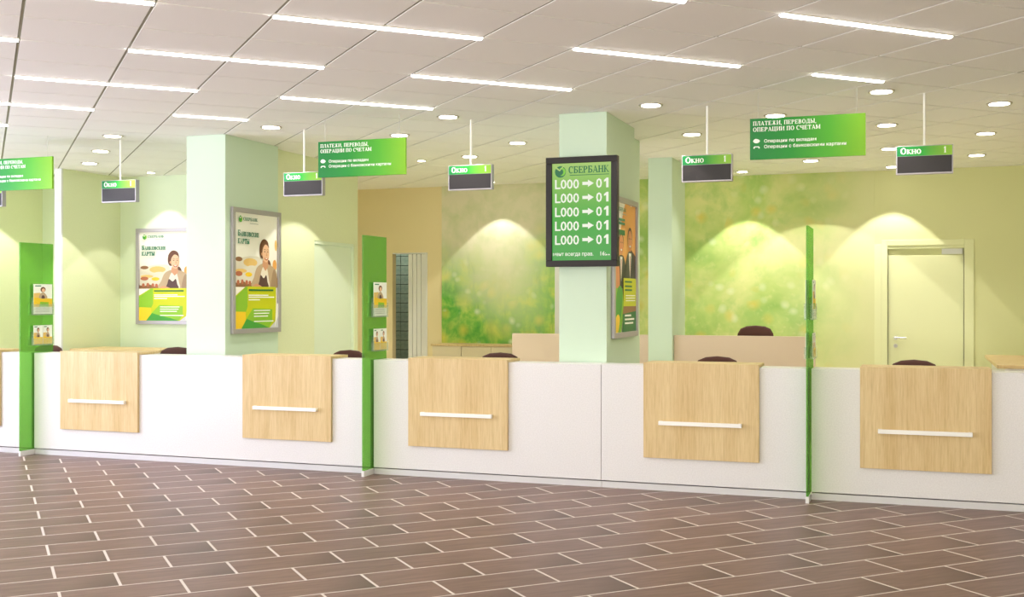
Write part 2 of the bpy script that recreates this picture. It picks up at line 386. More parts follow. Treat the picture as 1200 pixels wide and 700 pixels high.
# doorway in the partition wall
d = empty('door_1', (-6.80, PY0, 0)); struct(d, 'pale flush door in the green partition wall', 'door')
MB().box((-.02,.035,0),(.0,PY1-PY0-.035,2.30)).build('door_leaf', M_doorp, d, bevel=.003)
MB().box((-.05,0,0),(.022,.035,2.345)).box((-.05,PY1-PY0-.035,0),(.022,PY1-PY0,2.345)).box((-.05,.035,2.305),(.022,PY1-PY0-.035,2.345)).build('door_frame', M_doorp, d, bevel=.003)
# narrow doorway with a half closed ribbed white door and the block wall behind it
d = empty('door_2', (-7.536, YB, 0)); struct(d, 'white ribbed folding door half across the narrow doorway', 'door')
for k in range(4):
    x = .254+k*.072
    MB().box((x,.02,.01),(x+.066,.05,2.325)).build('folding_panel', M_trim, d, bevel=.006)
MB().box((.545,-.012,0),(.583,.12,2.345)).box((-.0,-.0,2.33),(.545,.1,2.345)).build('door_frame', M_trim, d, bevel=.003)
bw = struct(MB().box((-9.2,17.2,0),(-6.3,17.3,WH)).build('wall_block', M_joint), 'teal glazed block wall seen through the narrow doorway', 'wall')
bm_ = MB().box((0,-.012,0),(.165,0,.146)).mesh('block', M_glassblock)
for r_ in range(18):
    for q in range(5):
        o = bpy.data.objects.new('block', bm_); COL.objects.link(o); o.parent = bw; o.location = (-8.52+q*.172, 17.2, .01+r_*.157)
# office door in the back wall
d = empty('door_3', (0, YB, 0)); struct(d, 'olive green office door with lever handle in the back wall', 'door')
MB().box((DL-.075,-.016,0),(DL,.1,DT+.075)).box((DR,-.016,0),(DR+.115,.1,DT+.075)).box((DL,-.016,DT),(DR,.1,DT+.075)).build('door_frame', M_door2, d, bevel=.004)
MB().box((DL-.165,-.012,0),(DL-.075,0,DT+.02)).build('door_panel_strip', M_door2, d, bevel=.003)
lf = MB().box((DL+.004,.035,.004),(DR-.004,.075,2.215)).build('door_leaf', M_door2, d, bevel=.003)
MB().box((DL,.06,2.217),(DR,.09,DT)).build('transom', M_olive, d)
MB().box((DL,.0,2.30),(DR,.06,DT)).build('door_header', M_door2, d, bevel=.002)
MB().box((DR-.27,.04,2.225),(DR-.02,.058,2.295)).build('transom_plate', M_trim, d)
hx = DL+.10
hd = MB().tube((hx,.036,1.135),(hx,.02,1.135),.027,16).tube((hx,.02,1.135),(hx,-.03,1.135),.010,10).tube((hx-.008,-.03,1.135),(hx+.135,-.03,1.135),.011,10).build('door_handle', M_steel, lf, smooth=False)
MB().tube((hx,.036,1.03),(hx,.016,1.03),.026,16).tube((hx,.016,1.03),(hx,.018,1.03),.012,10).build('key_rose', M_steel, lf)

# ------------------------------------------------------------------ murals
def mural_mat(name, kind):
    m = mat(name, (140,180,80), .7); n = NT(m); co = n.coord('Object'); s = n.n('ShaderNodeSeparateXYZ'); n.l(co, s.inputs[0])
    warp = n.n('ShaderNodeTexNoise'); warp.inputs['Scale'].default_value = 1.3; warp.inputs['Detail'].default_value = 3; n.l(co, warp.inputs['Vector'])
    vm = n.n('ShaderNodeVectorMath', operation='MULTIPLY_ADD'); n.l(warp.outputs['Color'], vm.inputs[0]); vm.inputs[1].default_value = (.22,.22,.22); n.l(co, vm.inputs[2]); wc = vm.outputs[0]
    big = n.noise(wc, 1.1, 4, .55, .3); mid = n.noise(wc, 3.4, 5, .6, .25); fine = n.noise(wc, 11, 4, .6, .3)
    rot = n.n('ShaderNodeMapping'); rot.inputs['Rotation'].default_value = (0, .7, 0); rot.inputs['Scale'].default_value = (9, 9, 2); n.l(wc, rot.inputs[0]); streak = n.noise(rot.outputs[0], 1.0, 4, .6, .2)
    def blobs(scale, lo, hi, seed):
        mp = n.n('ShaderNodeMapping'); mp.inputs['Location'].default_value = (seed, seed*1.7, seed*.3); n.l(wc, mp.inputs[0])
        v = n.n('ShaderNodeTexVoronoi', feature='F1'); v.inputs['Scale'].default_value = scale; v.inputs['Randomness'].default_value = 1; n.l(mp.outputs[0], v.inputs['Vector'])
        mr = n.n('ShaderNodeMapRange', clamp=True); mr.inputs[1].default_value = lo; mr.inputs[2].default_value = hi; mr.inputs[3].default_value = 1; mr.inputs[4].default_value = 0
        n.l(v.outputs['Distance'], mr.inputs[0])
        keep = n.math('GREATER_THAN', n.math('FRACT', n.math('MULTIPLY', v.outputs['Color'], 3.7)), .55)
        return n.math('MULTIPLY', mr.outputs[0], keep)
    if kind == 1:
        col = n.ramp(mid, [(.28, rgb(66,152,60)), (.43, rgb(116,186,78)), (.57, rgb(176,208,100)), (.74, rgb(222,220,112))])
        col = n.mix(n.math('MULTIPLY', n.math('SUBTRACT', streak, .5, True), 3.2, True), col, rgb(70,160,76))
        col = n.mix(n.math('MULTIPLY', blobs(4.2, .04, .46, 3.1), .7), col, rgb(228,214,92))
        col = n.mix(n.math('MULTIPLY', blobs(5.5, .02, .35, 8.3), .7), col, rgb(232,238,226))
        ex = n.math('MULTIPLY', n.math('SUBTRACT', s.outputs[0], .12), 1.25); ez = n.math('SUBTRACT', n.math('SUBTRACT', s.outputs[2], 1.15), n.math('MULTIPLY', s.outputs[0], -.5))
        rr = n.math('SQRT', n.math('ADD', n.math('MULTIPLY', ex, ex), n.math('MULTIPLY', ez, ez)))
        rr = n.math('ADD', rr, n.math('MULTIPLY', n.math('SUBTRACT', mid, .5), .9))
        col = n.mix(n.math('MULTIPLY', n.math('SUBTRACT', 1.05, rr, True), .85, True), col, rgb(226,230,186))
        col = n.mix(n.math('MULTIPLY', blobs(2.6, .05, .5, 6.4), .55), col, rgb(232,222,120))
        pale = n.mix(n.math('MULTIPLY', n.math('SUBTRACT', mid, .4, True), 2.0, True), rgb(222,216,192), rgb(184,198,148))
        # pale sky-like part above, meadow below; the pale part dips down in the middle
        dx = n.math('ABSOLUTE', n.math('SUBTRACT', s.outputs[0], -.15)); g = n.math('ADD', s.outputs[2], n.math('MULTIPLY', dx, -.55))
        g = n.math('ADD', g, n.math('MULTIPLY', n.math('SUBTRACT', big, .5), 1.6))
        mr = n.n('ShaderNodeMapRange', clamp=True); n.l(g, mr.inputs[0]); mr.inputs[1].default_value = .25; mr.inputs[2].default_value = 1.45
        col = n.mix(mr.outputs[0], col, pale)
    else:
        col = n.ramp(big, [(.3, rgb(142,186,96)), (.45, rgb(186,210,124)), (.58, rgb(214,222,150)), (.72, rgb(230,228,170))])
        col = n.mix(n.math('MULTIPLY', n.math('SUBTRACT', mid, .5, True), 3.0, True), col, rgb(154,198,112))
        col = n.mix(n.math('MULTIPLY', blobs(4.0, .06, .42, 5.2), .65), col, rgb(226,206,96))
        col = n.mix(n.math('MULTIPLY', blobs(5.2, .05, .38, 1.9), .55), col, rgb(236,240,214))
        col = n.mix(n.math('MULTIPLY', n.math('SUBTRACT', fine, .55, True), 2.0, True), col, rgb(232,228,168))
        mr = n.n('ShaderNodeMapRange', clamp=True); n.l(n.math('ADD', s.outputs[0], n.math('MULTIPLY', n.math('SUBTRACT', big, .5), 1.2)), mr.inputs[0]); mr.inputs[1].default_value = .7; mr.inputs[2].default_value = 2.05
        col = n.mix(mr.outputs[0], col, rgb(214,215,166))
    n.l(col, n.b.inputs['Base Color']); return m
def mural(x0, x1, z0, kind, label):
    o = MB().box((-(x1-x0)/2,-.012,0),((x1-x0)/2,0,CZ-z0)).build('mural', mural_mat('meadow_print_%d' % kind, kind)); o.location = ((x0+x1)/2, YB, z0)
    tag(o, label, 'mural', 'meadow murals on the back wall'); return o
mural(-6.715, -4.93, .97, 1, 'meadow mural with grey sky above the low cabinets')
mural(-4.85, -.53, .0, 2, 'wide yellow-green blossom mural fading out towards the office door')

# ------------------------------------------------------------------ service counters
CY0, CY1, CTOP = 9.507, 9.78, 1.074
def panel_unit(root, xc, wdt=.978):
    p = MB().box((xc-wdt/2,-.032,.285),(xc+wdt/2,-.001,1.10)).box((xc-wdt/2,-.001,CTOP+.001),(xc+wdt/2,.31,1.10)).build('wood_panel', M_wood, root, bevel=.002)
    MB().box((xc-.35,-.075,.572),(xc+.35,-.058,.606)).box((xc-.35,-.058,.572),(xc-.32,-.033,.606)).box((xc+.32,-.058,.572),(xc+.35,-.033,.606)).build('bag_rail', M_bar, p, bevel=.003)
def counter(x0, x1, panels, label):
    r = empty('service_counter', ((x0+x1)/2, CY0, 0)); tag(r, label, 'counter', 'white service counters with wood panels'); c = (x0+x1)/2
    MB().box((x0-c,0,.064),(x1-c,CY1-CY0,CTOP)).build('body', M_white, r, bevel=.003)
    MB().box((x0-c,.012,0),(x1-c,CY1-CY0,.054)).build('plinth', M_plinth, r)
    for p in panels: panel_unit(r, p-c)
    return r
P = [-8.82, -4.82, -.832]
counter(-12.9, P[0]-.016, [-11.946, -9.73], 'white service counter ending at the pylon beside the white wall strip')
counter(P[0]+.016, P[1]-.016, [-7.946, -5.7275], 'long white service counter with two wood panels around the poster column')
counter(P[1]+.016, -2.597, [-3.944], 'white service counter with one wood panel before the meadow mural')
counter(-2.593, P[2]-.016, [-1.723], 'white service counter with one wood panel right of the display column')
counter(P[2]+.016, 2.2, [.0557], 'white service counter with one wood panel before the office door')

# ------------------------------------------------------------------ flat prints
PAL = {'cream':(250,246,238),'gdark':(20,110,70),'glime':(150,200,50),'teal':(26,120,92),'grey':(170,176,170),'hair':(110,66,44),'skin':(236,190,156),'skin2':(214,156,120),
 'tan':(196,168,138),'tan2':(170,140,112),'dress':(92,62,60),'shirt':(240,228,214),'yel':(246,204,40),'lime':(200,204,20),'lgreen':(140,192,48),'green':(70,160,60),'blur1':(236,196,120),
 'blur2':(190,110,80),'blur3':(230,222,208),'wood':(150,104,72),'amber':(238,170,90),'suit':(40,36,44),'red':(190,70,50),'white':(252,252,248),'face3':(222,142,98),'dkgreen':(24,110,56),'dbrown':(84,50,36),'shadow':(210,208,214)}
PN = list(PAL); PI = {k: i for i, k in enumerate(PN)}
PM = [mat('print_'+k, PAL[k], .45) for k in PN]
def portrait_print(b, w_, h_, y):
    ly = [y]
    def P_(pts, c): ly[0] -= .00025; b.poly([((p[0]-.5)*w_, p[1]*h_) for p in pts], ly[0], PI[c])
    P_([(0,0),(1,0),(1,1),(0,1)], 'cream')
    P_(curve([(0,.36),(.55,.36),(.6,.6),(.4,.63),(.15,.61),(0,.58)]), 'blur3')
    for x, z, rx, rz, c in [(.36,.575,.16,.038,'blur1'),(.1,.60,.08,.02,'wood'),(.15,.50,.13,.018,'blur1'),(.1,.475,.08,.022,'blur2'),(.32,.47,.08,.02,'yel'),(.2,.43,.14,.012,'blur3'),(.93,.56,.05,.05,'amber'),(.96,.74,.03,.05,'blur1'),(.40,.53,.12,.02,'blur3'),(.1,.54,.1,.014,'blur3')]: P_(disc((x),z,rx,rz,14), c)
    P_([(0,.36),(.5,.36),(.5,.375),(.42,.40),(.3,.385),(.2,.41),(.1,.39),(0,.40)], 'wood')
    for x, z in ((.08,.40),(.17,.405),(.27,.40),(.34,.395)): P_(disc(x,z,.03,.022,10), 'blur2')
    # woman: hair, jacket, dress, face
    P_(curve([(.565,.67),(.575,.735),(.63,.78),(.70,.787),(.765,.76),(.785,.70),(.775,.65),(.70,.62),(.62,.615),(.585,.63)]), 'hair')
    P_(curve([(.74,.60),(.80,.60),(.835,.555),(.82,.515),(.77,.53)]), 'hair')
    P_(curve([(.40,.36),(.44,.45),(.50,.53),(.60,.565),(.70,.575),(.84,.555),(.94,.52),(.985,.45),(.99,.36)],4), 'tan')
    P_(curve([(.84,.36),(.85,.44),(.90,.52),(.96,.5),(.985,.43),(.985,.36)],3), 'tan2')
    P_(curve([(.58,.36),(.57,.43),(.62,.52),(.68,.555),(.74,.53),(.78,.44),(.79,.36)],4), 'shirt')
    P_(curve([(.54,.36),(.56,.42),(.59,.47),(.66,.44),(.72,.47),(.75,.41),(.77,.36)],3), 'dress')
    P_([(.64,.60),(.76,.60),(.77,.545),(.70,.505),(.63,.55)], 'skin2')
    P_(curve([(.625,.68),(.64,.725),(.70,.745),(.765,.725),(.79,.675),(.78,.625),(.745,.588),(.70,.585),(.655,.605),(.63,.64)]), 'skin')
    P_(curve([(.60,.66),(.60,.73),(.66,.775),(.75,.765),(.785,.715),(.755,.73),(.70,.742),(.655,.72),(.63,.685),(.625,.64)],4), 'hair')
    P_(disc(.618,.655,.018,.014,10), 'skin2')
    for ex in (.682,.752): P_(disc(ex,.677,.017,.0045,8), 'hair'); P_(curve([(ex-.03,.692),(ex,.699),(ex+.03,.692),(ex,.695)],2), 'hair')
    P_([(.725,.675),(.742,.642),(.715,.640)], 'skin2')
    P_(curve([(.672,.625),(.72,.616),(.766,.627),(.74,.604),(.70,.603)],3), 'red'); P_(curve([(.685,.622),(.72,.616),(.755,.623),(.72,.609)],3), 'white')
    P_(curve([(.40,.36),(.47,.39),(.58,.375),(.60,.36)],3), 'skin2')
    # lower block
    P_([(.0,.03),(.0,.28),(.24,.365),(.95,.365),(.95,.20),(.93,.0),(.0,.0)], 'lime')
    P_([(0,.10),(0,.27),(.25,.365),(.28,.365),(.28,.19),(.22,.12)], 'lgreen')
    P_([(0,.0),(0,.15),(.24,.145),(.24,.06),(.14,.0)], 'yel')
    P_([(.14,.0),(.26,.09),(.40,.175),(.86,.165),(.86,.06),(.78,.0)], 'lgreen')
    P_([(.14,.0),(.26,.085),(.40,.06),(.62,.03),(.78,.0)], 'green')
    P_([(.80,.0),(.93,.055),(1,.10),(1,.0)], 'shadow'); P_([(.92,.0),(.95,.2),(1,.22),(1,.1),(.95,.05)], 'cream')
    P_([(0,.285),(0,.36),(.22,.36)], 'cream')
    for x, z, l in ((.3,.285,.46),(.3,.268,.60),(.3,.245,.26),(.42,.15,.38),(.42,.125,.36),(.42,.10,.33),(.42,.055,.46)): P_([(x,z),(x+l,z),(x+l,z+.009),(x,z+.009)], 'white')
    P_([(.3,.327),(.88,.327),(.88,.342),(.3,.342)], 'dkgreen')
    return ly[0]
def business_print(b, w_, h_, y):
    ly = [y]
    def P_(pts, c): ly[0] -= .00025; b.poly([((p[0]-.5)*w_, p[1]*h_) for p in pts], ly[0], PI[c])
    P_([(0,0),(1,0),(1,1),(0,1)], 'cream')
    P_(curve([(.5,1),(.8,.99),(1,1),(1,.5),(1,.3),(.4,.3),(.1,.3),(.0,.55),(.25,.75)],3), 'amber')
    P_([(.62,.3),(.62,.6),(.75,.66),(1,.60),(1,.3)], 'dbrown')
    def man(cx, cz, s, suit):
        P_(curve([(cx-.20*s,cz-.42*s),(cx-.20*s,cz-.22*s),(cx-.10*s,cz-.11*s),(cx,cz-.09*s),(cx+.12*s,cz-.11*s),(cx+.2*s,cz-.22*s),(cx+.2*s,cz-.42*s)],3), suit)
        P_([(cx-.05*s,cz-.10*s),(cx+.05*s,cz-.10*s),(cx,cz-.27*s)], 'white'); P_([(cx-.015*s,cz-.12*s),(cx+.015*s,cz-.12*s),(cx,cz-.26*s)], 'red')
        P_(disc(cx,cz-.005*s,.095*s,.075*s,18), 'dbrown'); P_(disc(cx,cz-.02*s,.085*s,.07*s,18), 'face3')
        for e in (-.03,.03): P_(disc(cx+e*s,cz-.005*s,.012*s,.005*s,8), 'suit')
        P_(disc(cx,cz-.055*s,.03*s,.007*s,8), 'white')
    man(.32,.70,1.15,'suit'); man(.72,.74,1.2,'suit')
    P_(curve([(0,.3),(.08,.5),(.2,.52),(.24,.42),(.2,.3)],3), 'face3')
    P_([(0,0),(0,.34),(.35,.34),(.42,.2),(.3,0)], 'lgreen'); P_(curve([(.0,.02),(.1,.3),(.25,.36),(.36,.3),(.28,.1),(.2,.0)],3), 'green')
    P_(curve([(.02,0),(.04,.1),(.16,.14),(.24,.1),(.16,0)],3), 'yel')
    P_([(.34,0),(.36,.14),(1,.16),(1,0)], 'dkgreen'); P_([(.36,.14),(.40,.2),(1,.2),(1,.16)], 'wood')
    P_([(.40,.2),(.40,.42),(1,.42),(1,.2)], 'lime')
    for z in (.385,.35,.32): P_([(.46,z),(.8,z),(.8,z+.014),(.46,z+.014)], 'dkgreen')
    for z in (.28,.26,.24): P_([(.5,z),(.95,z),(.95,z+.007),(.5,z+.007)], 'white')
    for z, l in ((.12,.3),(.09,.45),(.06,.4)): P_([(.45,z),(.45+l,z),(.45+l,z+.014),(.45,z+.014)], 'white')
    return ly[0]
def poster(loc, rz, kind, label):
    r = empty('poster_frame', loc, rz); tag(r, label, 'poster', 'framed posters'); W_, H_, D_, fw = .93, 1.312, .036, .05
    MB().box((0,-D_,0),(W_,-.004,fw)).box((0,-D_,H_-fw),(W_,-.004,H_)).box((0,-D_,fw),(fw,-.004,H_-fw)).box((W_-fw,-D_,fw),(W_,-.004,H_-fw)).build('frame', M_alu, r, bevel=.003)
    MB().box((fw,-.015,fw),(W_-fw,-.004,H_-fw)).build('backing', M_trim, r)
    b = MB(); w_, h_ = W_-2*fw, H_-2*fw
    y = (portrait_print if kind == 0 else business_print)(b, w_, h_, -.016)
    pr = b.build('print', PM, r); pr.location = (W_/2, 0, fw)
    t = MB(); emblem(t, -.385*w_, .945*h_, .034, y-.001, PI['green'], PI['glime'], PI['cream']); t.build('emblem', PM, pr); t = MB()
    serif(t, 'СБЕРБАНК', -.325*w_, .935*h_, .032, y-.001, PI['teal'], width=.33*w_, bold=.03)
    t.build('brand_lettering', PM, pr); t = MB()
    t.poly([(-.18*w_,.911*h_),(.02*w_,.911*h_),(.02*w_,.916*h_),(-.18*w_,.916*h_)], y-.001, PI['grey']); t.build('small_print', PM, pr); t = MB()
    for k in range(0): t.poly([((-.18+k*.016)*w_, .91*h_), ((-.18+k*.016+.01)*w_, .91*h_), ((-.18+k*.016+.01)*w_, .917*h_), ((-.18+k*.016)*w_, .917*h_)], y-.001, PI['grey'])
    if kind == 0:
        serif(t, 'Банковские', -.44*w_, .80*h_, .058, y-.001, PI['teal'], width=.47*w_, bold=.05, track=.1); t.build('heading_line', PM, pr); t = MB()
        serif(t, 'карты', -.44*w_, .735*h_, .066, y-.001, PI['teal'], width=.25*w_, bold=.05, track=.1)
    else:
        for z in (.86,.83): t.poly([(-.4*w_,z*h_),(-.05*w_,z*h_),(-.05*w_,(z+.018)*h_),(-.4*w_,(z+.018)*h_)], y-.001, PI['teal'])
        t.build('heading_line', PM, pr); t = MB()
        t.poly([(-.42*w_,.75*h_),(-.05*w_,.75*h_),(-.05*w_,.79*h_),(-.42*w_,.79*h_)], y-.001, PI['dkgreen'])
    t.build('heading_line', PM, pr)
    return r
poster((-10.117, 12.85, 1.298), 0, 0, 'silver framed bank card poster on the mint wall behind the poster column')
poster((-6.645, 9.905, 1.284), math.pi/2, 0, 'silver framed bank card poster mounted on the side of the column')
poster((-2.621, 9.935, 1.284), math.pi/2, 1, 'silver framed poster with men in suits on the display column')

# ------------------------------------------------------------------ queue display
M_scr = mat('green_screen', (20,30,15), .3); n = NT(M_scr); s = n.n('ShaderNodeSeparateXYZ'); n.l(n.coord('Object'), s.inputs[0])
g = n.math('DIVIDE', s.outputs[2], .87); cc = n.ramp(g, [(0.0, rgb(44,160,58)), (.45, rgb(62,172,52)), (.8, rgb(136,196,84)), (1, rgb(172,208,112))])
n.l(cc, n.b.inputs['Emission Color']); n.b.inputs['Emission Strength'].default_value = .85
M_sw = mat('screen_white', (60,60,60), .4, emit=(240,244,226), es=.88)
M_sg = mat('screen_dark_green', (10,40,20), .4, emit=(26,112,70), es=.8)
M_sl = mat('screen_lime', (40,60,10), .4, emit=(124,200,60), es=.9)
M_sp = mat('screen_pale', (60,60,30), .4, emit=(172,208,112), es=.85)
dx0, dx1, dz0, dz1 = -3.167, -2.503, 1.937, 2.925
r = empty('queue_display', ((dx0+dx1)/2, 9.79, dz0)); tag(r, 'black framed green queue display mounted on the column', 'display')
w2 = (dx1-dx0)/2; hh = dz1-dz0; fw = .056
MB().box((-w2,-.09,0),(w2,-.012,fw)).box((-w2,-.09,hh-fw),(w2,-.012,hh)).box((-w2,-.09,fw),(-w2+fw,-.012,hh-fw)).box((w2-fw,-.09,fw),(w2,-.012,hh-fw)).build('bezel', M_black, r, bevel=.004)
MB().box((-w2+fw,-.07,fw),(w2-fw,-.012,hh-fw)).build('housing', M_black, r)
MB().box((-.12,-.012,.35),(.12,0,.65)).build('wall_bracket', M_dark, r)
sc_ = MB().poly([(-w2+fw,0),(w2-fw,0),(w2-fw,hh-2*fw),(-w2+fw,hh-2*fw)], 0).build('screen', M_scr, r); sc_.location = (0, -.0715, fw)
sw = w2-fw; sh = hh-2*fw; SM = [M_sw, M_sg, M_sl, M_sp]
b = MB(); emblem(b, -sw+.078, sh-.075, .052, -.001, 1, 2, 3); b.build('emblem', SM, sc_)
b = MB(); serif(b, 'СБЕРБАНК', -sw+.155, sh-.090, .060, -.001, 1, track=.06, width=.375, bold=.025); b.poly([(-sw+.165,sh-.112),(sw-.02,sh-.112),(sw-.02,sh-.106),(-sw+.165,sh-.106)], -.001, 1); b.build('brand_lettering', SM, sc_)
tl = text('L000', .118, .016, sx=1.0); tr = text('0', .118, .016, sx=.97)
for z in (.648, .522, .396, .270, .144):
    b = MB(); b.add(*tl, 0, (-sw+.020, -.001, z)); b.add(*tr, 0, (sw-.142, -.001, z))
    b.poly([(sw-.048,z),(sw-.026,z),(sw-.026,z+.086),(sw-.044,z+.086),(sw-.068,z+.066),(sw-.068,z+.050),(sw-.048,z+.058)], -.001, 0)
    b.poly([(.008,z+.028),(.060,z+.028),(.060,z+.010),(.114,z+.042),(.060,z+.074),(.060,z+.056),(.008,z+.056)], -.0012, 0)
    b.build('queue_row', SM, sc_)
tk = text('мент всегда прав.', .047, .014, sx=.93); b = MB(); b.add(*tk, 0, (-sw+.005, -.001, .042)); b.build('ticker_text', SM, sc_)
b = MB(); tk = text('16:', .05, .016); b.add(*tk, 0, (sw-.11, -.001, .042)); b.poly(disc(sw-.045,.048,.009,.006,8), -.001, 0); b.poly(disc(sw-.022,.048,.009,.006,8), -.001, 0)
b.build('clock_text', SM, sc_)

# ------------------------------------------------------------------ hanging signs
def big_sign(x, label):
    r = empty('hanging_sign', (x, 9.3, 2.78)); tag(r, label, 'sign', 'large green hanging signs')
    p = MB().box((-.45,-.012,0),(.45,.012,.334)).build('panel', M_sign, r, bevel=.002)
    for s_, z, w_ in (('ПЛАТЕЖИ, ПЕРЕВОДЫ,', .277, .50), ('ОПЕРАЦИИ ПО СЧЕТАМ', .228, .53)):
        b = MB(); serif(b, s_, -.425, z, .033, -.013, 0, width=w_, bold=.015, track=.1); b.build('heading_line', M_text, p)
    for z, s_, w_ in ((.136,'Операции по вкладам',.41),(.090,'Операции с банковскими картами',.64)):
        v, f_ = text(s_, .036, .016); k = w_/textw(v); v = [(q[0]*k, q[1], q[2]) for q in v]; b = MB(); b.add(v, f_, 0, (-.338, -.013, z)); b.build('service_line', M_text, p)
    b = MB(); b.poly(curve([(-.41,.135),(-.425,.15),(-.41,.168),(-.385,.165),(-.37,.15),(-.385,.135)],3), -.013, 0); b.build('icon', M_text, p)
    b = MB(); b.poly([(-.415,.108),(-.38,.108),(-.372,.1),(-.372,.09),(-.382,.09),(-.382,.1),(-.412,.1),(-.412,.09),(-.422,.09),(-.422,.1)], -.013, 0)
    b.build('icon', M_text, p)
    for sx in (-.383, .383): MB().tube((sx,0,.33),(sx,0,CZ-2.78),.0025,6).build('suspension_wire', M_wire, r)
    return r
big_sign(P[0], 'large green payments sign hung above the pylon beside the alcove divider')
big_sign(P[1], 'large green payments sign hung above the pylon before the narrow doorway')
big_sign(P[2], 'large green payments sign hung above the pylon before the blossom mural')
def small_sign(x, label):
    r = empty('window_sign', (x, 9.82, 2.668)); tag(r, label, 'sign', 'small window number signs')
    w_, h_ = .22, .235
    h = MB().box((-w_,-.03,0),(w_,.03,h_)).build('housing', M_alu, r, bevel=.003)
    hd = MB().box((-w_+.008,-.033,.150),(w_-.008,-.029,h_-.006)).build('header', M_head, r)
    MB().box((-w_+.01,-.032,.012),(w_-.01,-.029,.148)).build('number_panel', M_led, r)
    b = MB(); serif(b, 'Окно', -.185, .168, .048, -.0335, 0, width=.16, bold=.02); b.build('lettering', M_text, hd)
    b = MB(); serif(b, '1', .145, .168, .050, -.0335, 0); b.build('window_number', M_text, hd)
    MB().tube((0,0,h_-.002),(0,0,CZ-2.668),.010,12).build('hanging_tube', M_bar, r)
    return r
PC = [-9.73, -7.946, -5.7275, -3.944, -1.723, .0557]
for x, q in zip(PC, ['over the counter ending at the alcove pylon', 'hung before the mint wall beside the poster column', 'half covered by the large payments sign',
                     'hung before the grey top of the meadow mural', 'hung beside the slim column', 'hung above the office door']):
    small_sign(x, 'small window sign with dark panel '+q)

# ------------------------------------------------------------------ pylons, leaflet holders, leaflets
def leaflet(root, side, y0, y1, z0, z1, kind, label):
    # local x of the leaflet runs along the pylon; it faces away from the plate
    o = empty('leaflet', (root.location.x+side*.0275, (y0+y1)/2, z0), math.pi/2*side); tag(o, label, 'leaflet', 'leaflets in the pylon holders')
    b = MB(); w_ = (y1-y0); h_ = z1-z0
    b.box((-w_/2,-.002,0),(w_/2,.002,h_), PI['white'])
    def P_(pts, c, k): b.poly([((p[0]-.5)*w_, p[1]*h_) for p in pts], -.0022-k*.00015, PI[c])
    lo = .24 if kind == 0 else 0.0
    S = lambda t: lo+(1-lo)*t
    P_([(0,lo),(1,lo),(1,S(.36)),(0,S(.42))], 'yel', 1); P_([(.3,lo),(.8,lo),(.8,S(.2)),(.35,S(.22))], 'lgreen' if kind == 0 else 'yel', 2)
    P_([(0,S(.42)),(.4,S(.38)),(.35,S(.62)),(0,S(.6))], 'blur1', 1)
    P_(curve([(.3,S(.38)),(.34,S(.56)),(.5,S(.64)),(.64,S(.56)),(.72,S(.38))],3), 'tan', 3); P_(curve([(.42,S(.38)),(.45,S(.5)),(.55,S(.5)),(.6,S(.38))],3), 'dress', 4)
    P_(disc(.5,S(.76),.14,.12*(1-lo),12), 'hair', 5); P_(disc(.52,S(.73),.09,.085*(1-lo),12), 'skin', 6)
    P_([(.08,S(.9)),(.4,S(.9)),(.4,S(.94)),(.08,S(.94))], 'teal', 3)
    if kind == 0:
        for z in (.19,.13,.07): P_([(.1,z),(.85,z),(.85,z+.02),(.1,z+.02)], 'grey', 2)
    sh = b.build('sheet', PM, o); return o
def pylon(x, label, where):
    r = empty('divider_pylon', (x, 9.32, 0)); tag(r, label, 'pylon', 'green divider pylons')
    MB().box((-.009,0,.055),(.009,.475,2.238)).build('panel', M_acr, r, bevel=.002)
    MB().box((-.014,-.003,0),(.014,.2,.054)).build('foot', M_trim, r, bevel=.002)
    for side in (1, -1):
        for z0, z1 in ((1.475,1.66),(1.155,1.30)):
            y0, y1 = .155, .45; a = side*.010; d = side*.04
            b = MB()
            xs = sorted((a, a+side*.004)); b.box((xs[0],y0,z0),(xs[1],y1,z1))
            xs = sorted((d-side*.003, d)); b.box((xs[0],y0,z0),(xs[1],y1,z1-.07))
            xs = sorted((a, d)); b.box((xs[0],y0,z0-.003),(xs[1],y1,z0)); b.box((xs[0],y0-.003,z0),(xs[1],y0,z1-.05)); b.box((xs[0],y1,z0),(xs[1],y1+.003,z1-.05))
            b.build('leaflet_holder', M_clear, r)
        s_ = where if side > 0 else 'back of '+where[4:]
        leaflet(r, side, 9.485, 9.757, 1.485, 1.803, 0, 'tall portrait leaflet in the upper holder on '+s_)
        leaflet(r, side, 9.485, 9.617, 1.165, 1.365, 1, 'narrow leaflet, hall side of the lower holder on '+s_)
        leaflet(r, side, 9.623, 9.757, 1.165, 1.365, 1, 'narrow leaflet, staff side of the lower holder on '+s_)
    return r
pylon(P[0], 'translucent green pylon dividing the counter beside the alcove divider', 'the pylon by the alcove')
pylon(P[1], 'translucent green pylon dividing the counter before the narrow doorway', 'the pylon by the doorway')
pylon(P[2], 'translucent green pylon dividing the counter before the blossom mural', 'the pylon by the mural')

# ------------------------------------------------------------------ chairs
def shell(outline, y_of, t):      # padded slab: outline in x/z, bulging along y
    b = MB(); n_ = len(outline); cx = sum(p[0] for p in outline)/n_; cz = sum(p[1] for p in outline)/n_
    rings = [(1.0,0,0),(1.0,0,1),(.93,0,1.6),(.6,0,2.0)]
    def ring(k, off):
        return [(cx+(p[0]-cx)*k, y_of(cx+(p[0]-cx)*k, cz+(p[1]-cz)*k)+off, cz+(p[1]-cz)*k) for p in outline]
    rs = [ring(.55,-t), ring(.9,-t*.9), ring(1,-t*.45), ring(1,t*.45), ring(.9,t*.9), ring(.55,t)]
    for q in rs: b.v += q
    for i in range(5):
        for j in range(n_): k = (j+1) % n_; b.f.append((i*n_+j, i*n_+k, (i+1)*n_+k, (i+1)*n_+j)); b.m.append(0)
    b.f.append(tuple(range(n_-1,-1,-1))); b.f.append(tuple(range(5*n_, 6*n_))); b.m += [0, 0]; return b
